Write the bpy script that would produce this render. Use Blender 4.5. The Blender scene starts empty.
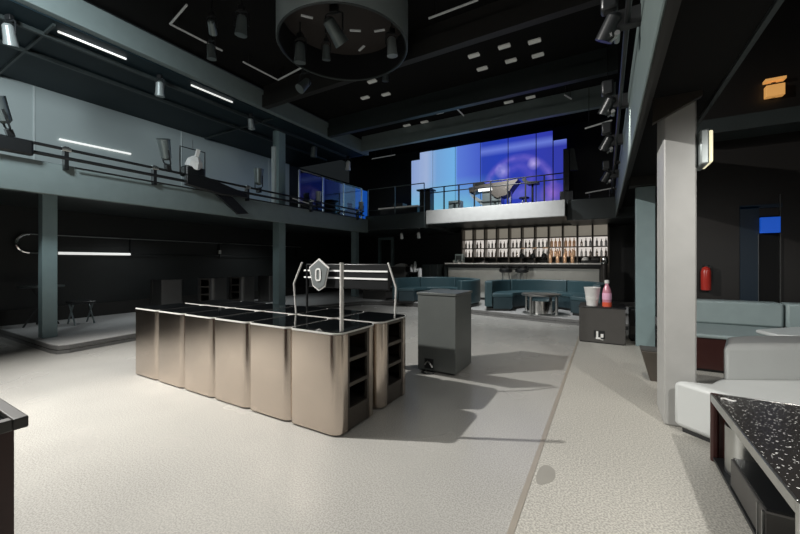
import bpy, bmesh, math, random
from mathutils import Vector, Matrix
random.seed(7)
PI = math.pi
C = bpy.context.scene.collection
sc = bpy.context.scene

# ------------------------------------------------------------ camera
cd = bpy.data.cameras.new('camera'); cam = bpy.data.objects.new('camera', cd); C.objects.link(cam)
cam.location = (0, 0, 1.35); cam.rotation_euler = (PI/2, 0, math.radians(30))
cd.sensor_width = 36; cd.lens = 36*356/800; cd.shift_y = -5/800; cd.clip_start = .05
sc.camera = cam
# ------------------------------------------------------------ exposure, world
sc.view_settings.view_transform = 'Standard'; sc.view_settings.look = 'None'
sc.view_settings.gamma = 1; sc.view_settings.use_curve_mapping = False
sc.view_settings.exposure = 0.0
w = bpy.data.worlds.new('world'); sc.world = w; w.use_nodes = True
w.node_tree.nodes['Background'].inputs[0].default_value = (.5, .6, .65, 1)
w.node_tree.nodes['Background'].inputs[1].default_value = 0.02

# ------------------------------------------------------------ lights
def aim(o, target):
    o.rotation_euler = (Vector(target)-o.location).to_track_quat('-Z', 'Y').to_euler()
def spot(name, loc, target, power, color=(1, 1, 1), size=60, blend=.5, radius=.05):
    l = bpy.data.lights.new(name, 'SPOT'); l.energy = power; l.color = color
    l.spot_size = math.radians(size); l.spot_blend = blend; l.shadow_soft_size = radius
    o = bpy.data.objects.new(name, l); C.objects.link(o); o.location = loc; aim(o, target); return o
def area(name, loc, target, power, sx, sy, color=(1, 1, 1)):
    l = bpy.data.lights.new(name, 'AREA'); l.shape = 'RECTANGLE'; l.size = sx; l.size_y = sy
    l.energy = power; l.color = color
    o = bpy.data.objects.new(name, l); C.objects.link(o); o.location = loc; aim(o, target); return o
# key: stage spot on the left lighting truss
spot('key_light', (-5.7, 0.34, 4.8), (-2.4, 2.2, 0.0), 2100, (1, .975, .93), 112, .7, .045)
spot('pool_light', (-6.5, -0.6, 4.8), (-3.5, 1.55, 0.0), 800, (1, .95, .87), 34, .9, .05)
spot('pool_light', (-6.4, -1.6, 4.8), (-4.6, 1.3, 0.0), 350, (1, .95, .87), 24, .8, .05)
for x_ in (-3.7, -1.5): spot('balcony_downlight', (x_, 10.45, 2.52), (x_, 11.2, 0.9), 45, (1, .94, .86), 110, .8, .03)
# unseen lamps; hall, raft, stage and gallery fills are added for brightness
spot('rear_floor_fill', (-2.6, 5.85, 5.1), (-2.4, 7.6, 0), 230, (.95, .98, 1), 78, .9, .05)
area('front_fill', (-1.5, -2.6, 4.6), (-1.5, 2.5, 0), 26, 4, 1.2, (1, .98, .95))
spot('raft_fill', (-3.6, 4.45, 5.1), (-3.5, 4.8, 0), 45, (.85, .95, 1), 100, .8, .05)
spot('stage_fill', (-2.8, 8.6, 5.0), (-2.8, 10.2, 1.8), 620, (.95, .98, 1), 95, .8, .04)
spot('gallery_fill', (-4.6, -0.8, 4.7), (-10, 3.2, 3.5), 1100, (.88, .97, 1), 74, .8, .5)
for y_ in (4.2, 7.4): spot('under_gallery_fill', (-8.7, y_, 2.42), (-8.9, y_, 0), 55, (.92, .98, 1), 130, .9, .04)  # added fill below the gallery slab, no fixture modelled
spot('lounge_light', (1.45, 1.7, 2.62), (1.4, 3.3, 0.3), 175, (1, .97, .92), 116, .7, .05)
spot('front_aisle_light', (0.1, -0.6, 3.9), (-.1, 1.0, 0.0), 330, (1, .96, .88), 56, .9, .1)
spot('aisle_light', (0.10, 4.2, 2.95), (.35, 4.9, 0), 95, (1, .94, .84), 84, .9, .08)
spot('lounge_back_light', (2.4, 5.2, 2.6), (1.6, 6.2, 0.3), 32, (.85, .95, 1), 84, .8, .05)

# ------------------------------------------------------------ materials
def mat(name, col, rough=.5, metal=0., spec=.5, emit=None, es=1., noise=None, bump=None, coat=0., trans=0., alpha=None):
    m = bpy.data.materials.new(name); m.use_nodes = True
    nt = m.node_tree; n = nt.nodes; L = nt.links; b = n['Principled BSDF']
    b.inputs['Base Color'].default_value = (*col, 1); b.inputs['Roughness'].default_value = rough
    b.inputs['Metallic'].default_value = metal; b.inputs['Specular IOR Level'].default_value = spec
    b.inputs['Coat Weight'].default_value = coat; b.inputs['Transmission Weight'].default_value = trans
    if alpha is not None: b.inputs['Alpha'].default_value = alpha
    tc = n.new('ShaderNodeTexCoord')
    if noise is None: noise = (6, .12)
    sc_, amt = noise[0], noise[1]
    nz = n.new('ShaderNodeTexNoise'); nz.inputs['Scale'].default_value = sc_; nz.inputs['Detail'].default_value = 6
    L.new(tc.outputs['Object'], nz.inputs['Vector'])
    mx = n.new('ShaderNodeMix'); mx.data_type = 'RGBA'
    mx.inputs['A'].default_value = (*[max(0, c*(1-amt)) for c in col], 1)
    mx.inputs['B'].default_value = (*[min(1, c*(1+amt)) for c in col], 1)
    L.new(nz.outputs['Fac'], mx.inputs['Factor']); L.new(mx.outputs['Result'], b.inputs['Base Color'])
    if bump:
        nb = n.new('ShaderNodeTexNoise'); nb.inputs['Scale'].default_value = bump[0]
        L.new(tc.outputs['Object'], nb.inputs['Vector'])
        bp = n.new('ShaderNodeBump'); bp.inputs['Strength'].default_value = bump[1]; bp.inputs['Distance'].default_value = .005
        L.new(nb.outputs['Fac'], bp.inputs['Height']); L.new(bp.outputs['Normal'], b.inputs['Normal'])
    if emit:
        b.inputs['Emission Color'].default_value = (*emit, 1); b.inputs['Emission Strength'].default_value = es
    return m

def floor_mat(name, base, dark, speck, rough, speck_scale=90, big=.5):
    m = bpy.data.materials.new(name); m.use_nodes = True
    nt = m.node_tree; n = nt.nodes; L = nt.links; b = n['Principled BSDF']
    tc = n.new('ShaderNodeTexCoord')
    n1 = n.new('ShaderNodeTexNoise'); n1.inputs['Scale'].default_value = big; n1.inputs['Detail'].default_value = 3; n1.inputs['Distortion'].default_value = .1
    L.new(tc.outputs['Object'], n1.inputs['Vector'])
    r1 = n.new('ShaderNodeValToRGB'); r1.color_ramp.elements[0].position = .2; r1.color_ramp.elements[1].position = .75
    r1.color_ramp.elements[0].color = (*dark, 1); r1.color_ramp.elements[1].color = (*base, 1)
    L.new(n1.outputs['Fac'], r1.inputs['Fac'])
    n2 = n.new('ShaderNodeTexNoise'); n2.inputs['Scale'].default_value = speck_scale; n2.inputs['Detail'].default_value = 3
    L.new(tc.outputs['Object'], n2.inputs['Vector'])
    r2 = n.new('ShaderNodeMapRange'); r2.inputs['From Min'].default_value = .40; r2.inputs['From Max'].default_value = .60
    r2.inputs['To Min'].default_value = 1-speck; r2.inputs['To Max'].default_value = 1+speck
    L.new(n2.outputs['Fac'], r2.inputs['Value'])
    v = n.new('ShaderNodeVectorMath'); v.operation = 'SCALE'
    L.new(r1.outputs['Color'], v.inputs[0]); L.new(r2.outputs['Result'], v.inputs['Scale'])
    L.new(v.outputs['Vector'], b.inputs['Base Color'])
    n3 = n.new('ShaderNodeTexNoise'); n3.inputs['Scale'].default_value = 1.5; n3.inputs['Detail'].default_value = 2
    L.new(tc.outputs['Object'], n3.inputs['Vector'])
    r3 = n.new('ShaderNodeMapRange'); r3.inputs['To Min'].default_value = rough-.1; r3.inputs['To Max'].default_value = rough+.12
    L.new(n3.outputs['Fac'], r3.inputs['Value']); L.new(r3.outputs['Result'], b.inputs['Roughness'])
    return m

M = {}
M['floor'] = floor_mat('polished concrete', (.46, .45, .42), (.31, .305, .29), .16, .24, 110)
M['terrazzo'] = floor_mat('rough terrazzo', (.47, .455, .41), (.37, .36, .33), .26, .46, 95)
M['stone'] = floor_mat('grey stone step', (.52, .52, .51), (.38, .38, .375), .08, .35, 50)
M['riser'] = mat('grey stone riser', (.15, .15, .148), .5)
M['joint'] = mat('brushed joint strip', (.42, .38, .32), .35, .3)
M['dark_wall'] = mat('near black wall panel', (.018, .020, .020), .42, noise=(1.5, .3))
M['dark_brown'] = mat('dark brown wall panel', (.012, .0105, .0095), .5, noise=(1.5, .3))
M['gallery_ceiling'] = mat('blue black ceiling panel', (.008, .020, .027), .55, spec=.3)
M['ceiling'] = mat('black ceiling paint', (.008, .008, .008), .9, spec=.15)
M['ceil_disc'] = mat('dark brown acoustic disc', (.030, .024, .021), .8)
M['beam'] = mat('grey green painted steel', (.19, .235, .235), .45)
M['beam_green'] = mat('olive grey painted steel', (.11, .14, .135), .5)
M['beam_dark'] = mat('dark slate painted steel', (.030, .038, .038), .45)
M['beam_brown'] = mat('taupe painted steel', (.019, .018, .016), .6)
M['column'] = mat('teal grey painted column', (.22, .30, .31), .4)
M['column_white'] = mat('pale grey painted column', (.42, .42, .405), .45)
M['gallery_wall'] = mat('silver grey satin wall panel', (.42, .48, .48), .38, .2, noise=(.6, .1))
M['seam'] = mat('pale panel seam', (.5, .55, .55), .4)
M['balcony'] = mat('off white balcony fascia', (.62, .62, .60), .5)
M['champagne'] = mat('brushed champagne steel', (.62, .54, .47), .21, 1.0, noise=(3, .08), bump=(180, .05))
M['dim_steel'] = mat('dimmed steel panel', (.16, .155, .15), .38, .9)  # dimness by the left wall put into the steel colour
M['chrome'] = mat('polished chrome', (.75, .75, .74), .12, 1.)
M['trim_steel'] = mat('pale brushed trim', (.84, .83, .80), .5, .3)
M['steel'] = mat('satin steel', (.48, .49, .48), .28, .95)
M['black_glass'] = mat('black glass', (.006, .007, .008), .035, spec=.7, coat=.5)
M['black_metal'] = mat('black powder coated metal', (.012, .013, .014), .38)
M['shelf_dark'] = mat('dark shelf laminate', (.045, .040, .037), .45)
M['frame_bronze'] = mat('bronze shelf frame', (.13, .115, .10), .38, .7)
M['podium'] = mat('grey green podium laminate', (.115, .125, .12), .38, .1)
M['box_grey'] = mat('dark warm grey laminate', (.065, .062, .058), .45)
M['teal'] = mat('teal leather', (.038, .078, .092), .42, bump=(60, .1))
M['teal_dark'] = mat('dark teal leather', (.022, .045, .055), .45)
M['grey_leather'] = mat('pale grey leather', (.58, .60, .59), .40, bump=(45, .12), noise=(3, .05))
M['seat_dim'] = mat('grey green bench leather', (.27, .33, .33), .45)
M['white'] = mat('white plastic', (.78, .78, .76), .35)
M['white_cloth'] = mat('white cloth', (.72, .72, .70), .8)
M['red'] = mat('red enamel', (.42, .03, .02), .3)
M['maroon'] = mat('maroon lacquer', (.040, .012, .010), .35)
M['pink'] = mat('pink liquid in clear bottle', (.62, .25, .33), .15, coat=.4)
M['orange'] = mat('orange red liquid', (.75, .12, .06), .2)
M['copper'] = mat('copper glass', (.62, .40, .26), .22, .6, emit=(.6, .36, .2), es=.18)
M['bottle_dark'] = mat('dark bottle glass', (.16, .11, .085), .2)
M['glass'] = None
m = mat('tinted clear glass', (.6, .7, .75), .03, trans=1.0); M['glass'] = m
M['tube_lit'] = mat('white light tube', (.8, .8, .8), .4, emit=(.95, .96, .92), es=.75)
M['tube_dim'] = mat('frosted light tube', (.45, .46, .45), .35, emit=(.8, .82, .8), es=.05)
M['shelf_glow'] = mat('backlit shelf panel', (.8, .78, .75), .5, emit=(1., .93, .86), es=.62)
M['shelf_dimglow'] = mat('dimly lit shelf panel', (.3, .28, .24), .5, emit=(.42, .38, .31), es=.42)
M['amber'] = mat('amber lamp shade', (.8, .45, .15), .5, emit=(.75, .36, .10), es=.6)
M['amber_pale'] = mat('pale lamp glass', (.8, .75, .5), .5, emit=(1, .92, .62), es=.8)
M['blue_glow'] = mat('blue lit sign', (.02, .08, .5), .5, emit=(.006, .06, .36), es=1.)
M['blue_wall'] = mat('dark blue door panel', (.003, .010, .018), .5, emit=(0, .004, .010), es=.3)
M['blue_screen'] = mat('blue side screen', (.02, .1, .5), .4, emit=(.01, .10, .50), es=.6)
M['grey_blue_screen'] = mat('grey blue side screen', (.1, .15, .25), .4, emit=(.08, .11, .19), es=.4)
M['dot'] = mat('pale ceiling spotlight glass', (.6, .6, .57), .5, emit=(.6, .6, .55), es=.12)
M['badge'] = mat('grey enamel badge', (.22, .24, .24), .4, .3)
M['stripe'] = mat('white light stripe', (.85, .85, .83), .4, emit=(.9, .92, .9), es=.12)
M['dark_patch'] = mat('darker patch', (.29, .28, .25), .4)
M['fixture'] = mat('grey fixture metal', (.17, .20, .20), .38, .5)
M['fixture_pale'] = mat('pale fixture metal', (.36, .40, .40), .35, .4)
M['fixture_black'] = mat('black fixture housing', (.02, .022, .024), .35)
M['lens'] = mat('lamp lens glass', (.7, .75, .75), .12, .2, emit=(.8, .9, .9), es=.12)

# speckled stone top
def speck_mat():
    m = bpy.data.materials.new('black speckled stone'); m.use_nodes = True
    n = m.node_tree.nodes; L = m.node_tree.links; b = n['Principled BSDF']; b.inputs['Roughness'].default_value = .28
    tc = n.new('ShaderNodeTexCoord')
    vo = n.new('ShaderNodeTexVoronoi'); vo.inputs['Scale'].default_value = 55; L.new(tc.outputs['Object'], vo.inputs['Vector'])
    nz = n.new('ShaderNodeTexNoise'); nz.inputs['Scale'].default_value = 30; L.new(tc.outputs['Object'], nz.inputs['Vector'])
    th = n.new('ShaderNodeMapRange'); th.inputs['From Min'].default_value = .45; th.inputs['From Max'].default_value = .75
    th.inputs['To Min'].default_value = .14; th.inputs['To Max'].default_value = .42; L.new(nz.outputs['Fac'], th.inputs['Value'])
    lt = n.new('ShaderNodeMath'); lt.operation = 'LESS_THAN'; L.new(vo.outputs['Distance'], lt.inputs[0]); L.new(th.outputs['Result'], lt.inputs[1])
    mx = n.new('ShaderNodeMix'); mx.data_type = 'RGBA'; mx.inputs['A'].default_value = (.026, .024, .022, 1); mx.inputs['B'].default_value = (.62, .62, .60, 1)
    L.new(lt.outputs[0], mx.inputs['Factor']); L.new(mx.outputs['Result'], b.inputs['Base Color'])
    return m
M['speck'] = speck_mat()

# video wall picture (the wall gives off light)
def screen_mat():
    m = bpy.data.materials.new('video wall picture'); m.use_nodes = True
    n = m.node_tree.nodes; L = m.node_tree.links; b = n['Principled BSDF']
    tc = n.new('ShaderNodeTexCoord'); sp = n.new('ShaderNodeSeparateXYZ'); L.new(tc.outputs['Object'], sp.inputs[0])
    ux = n.new('ShaderNodeMapRange'); ux.inputs['From Min'].default_value = 0; ux.inputs['From Max'].default_value = 5.42
    L.new(sp.outputs['X'], ux.inputs['Value'])
    cr = n.new('ShaderNodeValToRGB'); e = cr.color_ramp.elements
    e[0].position = 0; e[0].color = (.24, .34, .62, 1)
    for p, c in ((.12, (.33, .43, .66)), (.20, (.17, .36, .66)), (.33, (.16, .42, .76)), (.345, (.10, .19, .66)), (.50, (.06, .11, .56)), (.51, (.025, .055, .42)), (.62, (.02, .05, .45)), (.8, (.03, .045, .42))):
        k = e.new(p); k.color = (*c, 1)
    e[-1].position = 1.0; e[-1].color = (.03, .04, .36, 1)
    L.new(ux.outputs['Result'], cr.inputs['Fac'])
    # cyan wash at the foot, left half
    uz = n.new('ShaderNodeMapRange'); uz.inputs['From Min'].default_value = 1.25; uz.inputs['From Max'].default_value = .2
    L.new(sp.outputs['Z'], uz.inputs['Value'])
    ul = n.new('ShaderNodeMapRange'); ul.inputs['From Min'].default_value = 3.6; ul.inputs['From Max'].default_value = 2.2
    L.new(sp.outputs['X'], ul.inputs['Value'])
    mu = n.new('ShaderNodeMath'); mu.operation = 'MULTIPLY'; L.new(uz.outputs[0], mu.inputs[0]); L.new(ul.outputs[0], mu.inputs[1])
    m1 = n.new('ShaderNodeMix'); m1.data_type = 'RGBA'; m1.inputs['B'].default_value = (.17, .46, .66, 1)
    L.new(mu.outputs[0], m1.inputs['Factor']); L.new(cr.outputs['Color'], m1.inputs['A'])
    # pale arches on the right
    def ring(cx, cz, r, wd):
        v = n.new('ShaderNodeVectorMath'); v.operation = 'DISTANCE'; v.inputs[1].default_value = (cx, 0, cz)
        cmb = n.new('ShaderNodeCombineXYZ'); L.new(sp.outputs['X'], cmb.inputs[0]); L.new(sp.outputs['Z'], cmb.inputs[2])
        L.new(cmb.outputs[0], v.inputs[0])
        s = n.new('ShaderNodeMath'); s.operation = 'SUBTRACT'; L.new(v.outputs['Value'], s.inputs[0]); s.inputs[1].default_value = r
        a = n.new('ShaderNodeMath'); a.operation = 'ABSOLUTE'; L.new(s.outputs[0], a.inputs[0])
        q = n.new('ShaderNodeMapRange'); q.inputs['From Min'].default_value = wd; q.inputs['From Max'].default_value = 0
        L.new(a.outputs[0], q.inputs['Value']); return q.outputs[0]
    last = m1.outputs['Result']
    for (cx, cz, r, wd, col, k) in ((3.95, .55, 1.05, .16, (.22, .16, .66), .5), (3.95, .9, .42, .22, (.2, .15, .7), .3), (3.45, 1.25, 0, .28, (.55, .5, .95), .7), (4.45, 1.35, 0, .22, (.6, .5, .95), .7), (5.0, .35, 0, .4, (.4, .18, .65), .5)):
        f = ring(cx, cz, r, wd)
        nz = n.new('ShaderNodeTexNoise'); nz.inputs['Scale'].default_value = 4; L.new(tc.outputs['Object'], nz.inputs['Vector'])
        g = n.new('ShaderNodeMath'); g.operation = 'MULTIPLY'; L.new(f, g.inputs[0]); g.inputs[1].default_value = k
        g2 = n.new('ShaderNodeMath'); g2.operation = 'MULTIPLY'; L.new(g.outputs[0], g2.inputs[0]); L.new(nz.outputs['Fac'], g2.inputs[1])
        g3 = n.new('ShaderNodeMath'); g3.operation = 'MULTIPLY'; L.new(g2.outputs[0], g3.inputs[0]); g3.inputs[1].default_value = 1.7; g3.use_clamp = True
        mm = n.new('ShaderNodeMix'); mm.data_type = 'RGBA'; mm.inputs['B'].default_value = (*col, 1)
        L.new(g3.outputs[0], mm.inputs['Factor']); L.new(last, mm.inputs['A']); last = mm.outputs['Result']
    # light horizon band across the top right
    t = n.new('ShaderNodeMath'); t.operation = 'SUBTRACT'; L.new(sp.outputs['Z'], t.inputs[0]); t.inputs[1].default_value = 1.98
    a = n.new('ShaderNodeMath'); a.operation = 'ABSOLUTE'; L.new(t.outputs[0], a.inputs[0])
    q = n.new('ShaderNodeMapRange'); q.inputs['From Min'].default_value = .2; q.inputs['From Max'].default_value = 0; L.new(a.outputs[0], q.inputs['Value'])
    ur = n.new('ShaderNodeMapRange'); ur.inputs['From Min'].default_value = 2.69; ur.inputs['From Max'].default_value = 2.71; L.new(sp.outputs['X'], ur.inputs['Value'])
    g = n.new('ShaderNodeMath'); g.operation = 'MULTIPLY'; L.new(q.outputs[0], g.inputs[0]); L.new(ur.outputs[0], g.inputs[1])
    g2 = n.new('ShaderNodeMath'); g2.operation = 'MULTIPLY'; L.new(g.outputs[0], g2.inputs[0]); g2.inputs[1].default_value = .75
    mm = n.new('ShaderNodeMix'); mm.data_type = 'RGBA'; mm.inputs['B'].default_value = (.17, .24, .74, 1)
    L.new(g2.outputs[0], mm.inputs['Factor']); L.new(last, mm.inputs['A']); last = mm.outputs['Result']
    b.inputs['Base Color'].default_value = (.02, .02, .03, 1); b.inputs['Roughness'].default_value = .4
    L.new(last, b.inputs['Emission Color']); b.inputs['Emission Strength'].default_value = 1.0
    return m
M['screen'] = screen_mat()

# ------------------------------------------------------------ mesh helpers
class B:
    def __init__(s): s.b = bmesh.new()
    def add(s, vs, fs):
        V = [s.b.verts.new(v) for v in vs]
        for f in fs:
            try: s.b.faces.new([V[i] for i in f])
            except ValueError: pass
        return s
    def box(s, x0, x1, y0, y1, z0, z1, rz=0, c=None):
        vs = [(x, y, z) for z in (z0, z1) for y in (y0, y1) for x in (x0, x1)]
        if rz:
            cx, cy = c or ((x0+x1)/2, (y0+y1)/2)
            vs = [(cx+(x-cx)*math.cos(rz)-(y-cy)*math.sin(rz), cy+(x-cx)*math.sin(rz)+(y-cy)*math.cos(rz), z) for x, y, z in vs]
        return s.add(vs, [(0, 2, 3, 1), (4, 5, 7, 6), (0, 1, 5, 4), (2, 6, 7, 3), (0, 4, 6, 2), (1, 3, 7, 5)])
    def prism(s, poly, z0, z1):
        n = len(poly)
        vs = [(x, y, z0) for x, y in poly]+[(x, y, z1) for x, y in poly]
        return s.add(vs, [tuple(range(n-1, -1, -1)), tuple(range(n, 2*n))]+[(i, (i+1) % n, n+(i+1) % n, n+i) for i in range(n)])
    def prism_xz(s, poly, y0, y1):
        n = len(poly)
        vs = [(x, y0, z) for x, z in poly]+[(x, y1, z) for x, z in poly]
        return s.add(vs, [tuple(range(n)), tuple(range(2*n-1, n-1, -1))]+[(i, n+i, n+(i+1) % n, (i+1) % n) for i in range(n)])
    def cyl(s, p0, p1, r, r1=None, n=16, cap=True):
        p0, p1 = Vector(p0), Vector(p1); d = (p1-p0).normalized()
        a = d.orthogonal().normalized(); bb = d.cross(a); r1 = r if r1 is None else r1
        vs = []
        for p, q in ((p0, r), (p1, r1)):
            for i in range(n):
                t = 2*PI*i/n; vs.append(tuple(p+a*q*math.cos(t)+bb*q*math.sin(t)))
        fs = [(i, (i+1) % n, n+(i+1) % n, n+i) for i in range(n)]
        if cap: fs += [tuple(range(n-1, -1, -1)), tuple(range(n, 2*n))]
        return s.add(vs, fs)
    def tube(s, pts, r, n=8, closed=False):
        pts = [Vector(p) for p in pts]; N = len(pts); rings = []
        up = None
        for i, p in enumerate(pts):
            if closed: d = (pts[(i+1) % N]-pts[i-1]).normalized()
            else: d = ((pts[min(i+1, N-1)]-pts[max(i-1, 0)])).normalized()
            if up is None: up = d.orthogonal().normalized()
            a = (up-d*up.dot(d)).normalized(); up = a; bb = d.cross(a)
            rings.append([tuple(p+a*r*math.cos(2*PI*k/n)+bb*r*math.sin(2*PI*k/n)) for k in range(n)])
        vs = [v for rg in rings for v in rg]; fs = []
        for i in range(N if closed else N-1):
            j = (i+1) % N
            for k in range(n): fs.append((i*n+k, i*n+(k+1) % n, j*n+(k+1) % n, j*n+k))
        if not closed: fs += [tuple(range(n-1, -1, -1)), tuple(range((N-1)*n, N*n))]
        return s.add(vs, fs)
    def lathe(s, prof, c=(0, 0, 0), n=24):
        vs = []; fs = []
        for r, z in prof:
            for i in range(n): t = 2*PI*i/n; vs.append((c[0]+r*math.cos(t), c[1]+r*math.sin(t), c[2]+z))
        for j in range(len(prof)-1):
            for i in range(n): fs.append((j*n+i, j*n+(i+1) % n, (j+1)*n+(i+1) % n, (j+1)*n+i))
        fs += [tuple(range(n-1, -1, -1)), tuple(range((len(prof)-1)*n, len(prof)*n))]
        return s.add(vs, fs)
    def arc(s, cx, cy, r0, r1, a0, a1, z0, z1, n=24):
        po = []
        A = [math.radians(a0+(a1-a0)*i/n) for i in range(n+1)]
        vs = []
        for t in A:
            for r in (r0, r1):
                for z in (z0, z1): vs.append((cx+r*math.cos(t), cy+r*math.sin(t), z))
        fs = []
        for i in range(n):
            a = 4*i; b_ = a+4
            fs += [(a, b_, b_+1, a+1), (a+2, a+3, b_+3, b_+2), (a+1, b_+1, b_+3, a+3), (a, a+2, b_+2, b_)]
        fs += [(0, 1, 3, 2), (4*n, 4*n+2, 4*n+3, 4*n+1)]
        return s.add(vs, fs)
    def build(s, name, m, parent=None, bevel=0, seg=2, smooth=False):
        bmesh.ops.recalc_face_normals(s.b, faces=s.b.faces[:])
        me = bpy.data.meshes.new(name); s.b.to_mesh(me); s.b.free()
        me.materials.append(M[m] if isinstance(m, str) else m)
        o = bpy.data.objects.new(name, me); C.objects.link(o)
        if parent: o.parent = parent
        if bevel:
            md = o.modifiers.new('bevel', 'BEVEL'); md.width = bevel; md.segments = seg; md.limit_method = 'ANGLE'; md.angle_limit = math.radians(40)
            smooth = True
        if smooth:
            for p in me.polygons: p.use_smooth = True
            try: me.set_sharp_from_angle(angle=math.radians(38))
            except Exception: pass
        return o
def thing(name, label, cat, loc=(0, 0, 0), rz=0, group=None):
    o = bpy.data.objects.new(name, None); C.objects.link(o); o.empty_display_size = .1
    o.location = loc; o.rotation_euler = (0, 0, rz); o['label'] = label; o['category'] = cat
    if group: o['group'] = group
    return o
def tag(o, label, cat, group=None):
    o['label'] = label; o['category'] = cat
    if group: o['group'] = group
    return o
def struct(o): o['kind'] = 'structure'; return o
def dup(root, loc, rot=None, label=None, group=None):
    r = root.copy(); C.objects.link(r); r.location = loc
    if rot is not None: r.rotation_euler = rot
    if label: r['label'] = label
    if group: r['group'] = group
    for ch in list(root.children):
        c = ch.copy(); C.objects.link(c); c.parent = r
        for g in list(ch.children):
            d = g.copy(); C.objects.link(d); d.parent = c
    return r
def rrect(x0, x1, y0, y1, r, n=6):
    P = []
    for cx, cy, a0 in ((x1-r, y0+r, -90), (x1-r, y1-r, 0), (x0+r, y1-r, 90), (x0+r, y0+r, 180)):
        for i in range(n+1):
            t = math.radians(a0+90*i/n); P.append((cx+r*math.cos(t), cy+r*math.sin(t)))
    return P

# ============================================================ STRUCTURE
struct(B().box(-12, -.425, -4, 14, -.1, 0).build('floor', 'floor'))
struct(B().box(-.395, 6, -4, 14, -.1, 0).build('floor', 'terrazzo'))
struct(B().box(-.425, -.395, -4, 8.3, -.1, .003).build('trim_1', 'joint'))
# raised stone platform (left side and below the bar)
def plat_poly(o=0.):
    return [(-9.98, 1.97+o), (-7.1-o, 1.97+o), (-6.93-o, 2.0+o), (-6.88-o, 2.12+o), (-7.0-o, 3.1), (-7.15-o, 5.0), (-7.15-o, 7.4), (-6.6-o, 9.1+o), (-5.5, 9.62+o), (-4.3, 9.3+o), (-3.0, 8.9+o), (-1.8, 8.62+o), (-.5, 8.42+o), (.4, 8.36+o), (.98, 8.34+o), (.98, 12.95), (-9.98, 12.95)]
struct(B().prism(plat_poly(0), 0, .052).build('platform', 'riser'))
struct(B().prism(plat_poly(.03), .052, .066).build('trim_2', 'white'))
struct(B().prism(plat_poly(.0), .066, .118).build('platform', 'riser'))
struct(B().prism(plat_poly(.015), .118, .13).build('platform', 'stone', bevel=.003))
# walls
struct(B().box(-10.2, -10, -4, 13, 0, 4.9).build('wall_left', 'dark_wall'))
g = struct(B().box(-10, -9.96, -4, 9.2, 2.75, 4.9).build('wall_gallery', 'gallery_wall'))
for i, y in enumerate((-.4, 2.52, 5.4, 8.3)): B().box(-9.96, -9.945, y-.012, y+.012, 2.76, 4.89).build('panel_seam', 'seam', g)
struct(B().box(-10, -9.93, 1.99, 12.9, .13, .42).build('baseboard_left', 'beam_brown'))
struct(B().box(-10.2, 6, 13, 13.2, 0, 6).build('wall_back', 'dark_wall'))
struct(B().box(-10.2, 6, -4.2, -4, 0, 6).build('wall_front', 'dark_wall'))
struct(B().box(5, 5.2, -4, 7, 0, 6).build('wall_right', 'dark_brown'))
struct(B().box(1.0, 6, 7.0, 7.2, 0, 5.4).build('wall_lounge', 'dark_brown'))
struct(B().box(1.0, 1.2, 7.2, 13, 0, 5.4).build('wall_lounge', 'dark_wall'))
# ceilings
struct(B().box(-7.0, 6, -4, 9.6, 5.42, 5.5).build('ceiling', 'ceiling'))
struct(B().box(-10.2, 6, 9.6, 13, 5.9, 6).build('ceiling', 'ceiling'))
struct(B().box(-10.2, -7.0, -4, 9.6, 4.9, 5.0).build('ceiling', 'gallery_ceiling'))
struct(B().box(-10.2, -7.0, 9.6, 9.7, 4.9, 5.95).build('ceiling', 'dark_wall'))
struct(B().box(-7.0, 6, 9.6, 9.7, 5.42, 5.95).build('ceiling', 'ceiling'))
# long and cross beams of the void
struct(B().box(-7.0, -6.86, -4, 9.8, 4.92, 5.32).build('ceiling_beam', 'beam', bevel=.01))
for (y, h, m_) in ((5.52, .28, 'beam_brown'), (7.75, .26, 'beam_dark'), (9.35, .24, 'beam')):
    struct(B().box(-6.86, .2, y, y+.14, 4.92, 4.92+h).box(-6.86, .2, y+.04, y+.10, 4.92+h, 5.42).build('ceiling_beam', m_))
struct(B().box(-9.9, -7.1, 2.0, 2.03, 4.86, 4.9).box(-9.9, -7.1, 6, 6.03, 4.86, 4.9).build('trim_3', 'beam_dark'))
for x in (-7.55, -8.4):
    struct(B().box(x, x+.06, -3, 9.4, 4.84, 4.9).build('trim_4', 'beam_dark', bevel=.005))

# left gallery slab + fascia, columns
struct(B().box(-10, -7.12, -4, 10.25, 2.45, 2.72).build('gallery_floor', 'beam_dark'))
struct(B().box(-7.12, -7.0, -4, 9.95, 2.34, 2.80).build('gallery_fascia', 'beam', bevel=.008))
struct(B().box(-7.12, -4.86, 9.95, 10.25, 2.42, 2.92).build('gallery_fascia', 'beam_dark', bevel=.02))
struct(B().box(-10, -4.86, 10.25, 13, 2.45, 2.72).build('gallery_floor', 'beam_dark'))
for (x0, y0, q) in ((-7.95, 2.06, .185), (-7.80, 6.62, .235), (-7.75, 9.98, .2)):
    struct(B().box(x0, x0+q, y0, y0+q, .13, 2.45).build('column', 'column', bevel=.008))
c2 = struct(B().box(-7.80, -7.565, 6.62, 6.855, 2.72, 4.9).build('column', 'column', bevel=.008))
B().box(-7.78, -7.66, 6.56, 6.62, 2.9, 4.45).build('light_panel', 'seam', c2)

# balcony (stage) over the bar
bal = struct(B().box(-4.84, -.9, 10.0, 10.12, 2.53, 2.95).build('balcony_fascia', 'balcony', bevel=.01))
struct(B().box(-4.84, -.9, 10.12, 13, 2.56, 2.9).build('balcony_floor', 'beam_dark'))
struct(B().box(-.88, .99, 10.3, 10.42, 2.44, 2.98).build('gallery_fascia', 'beam_dark', bevel=.02))
struct(B().box(-.9, .99, 10.42, 13, 2.5, 2.75).build('gallery_floor', 'beam_dark'))
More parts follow.
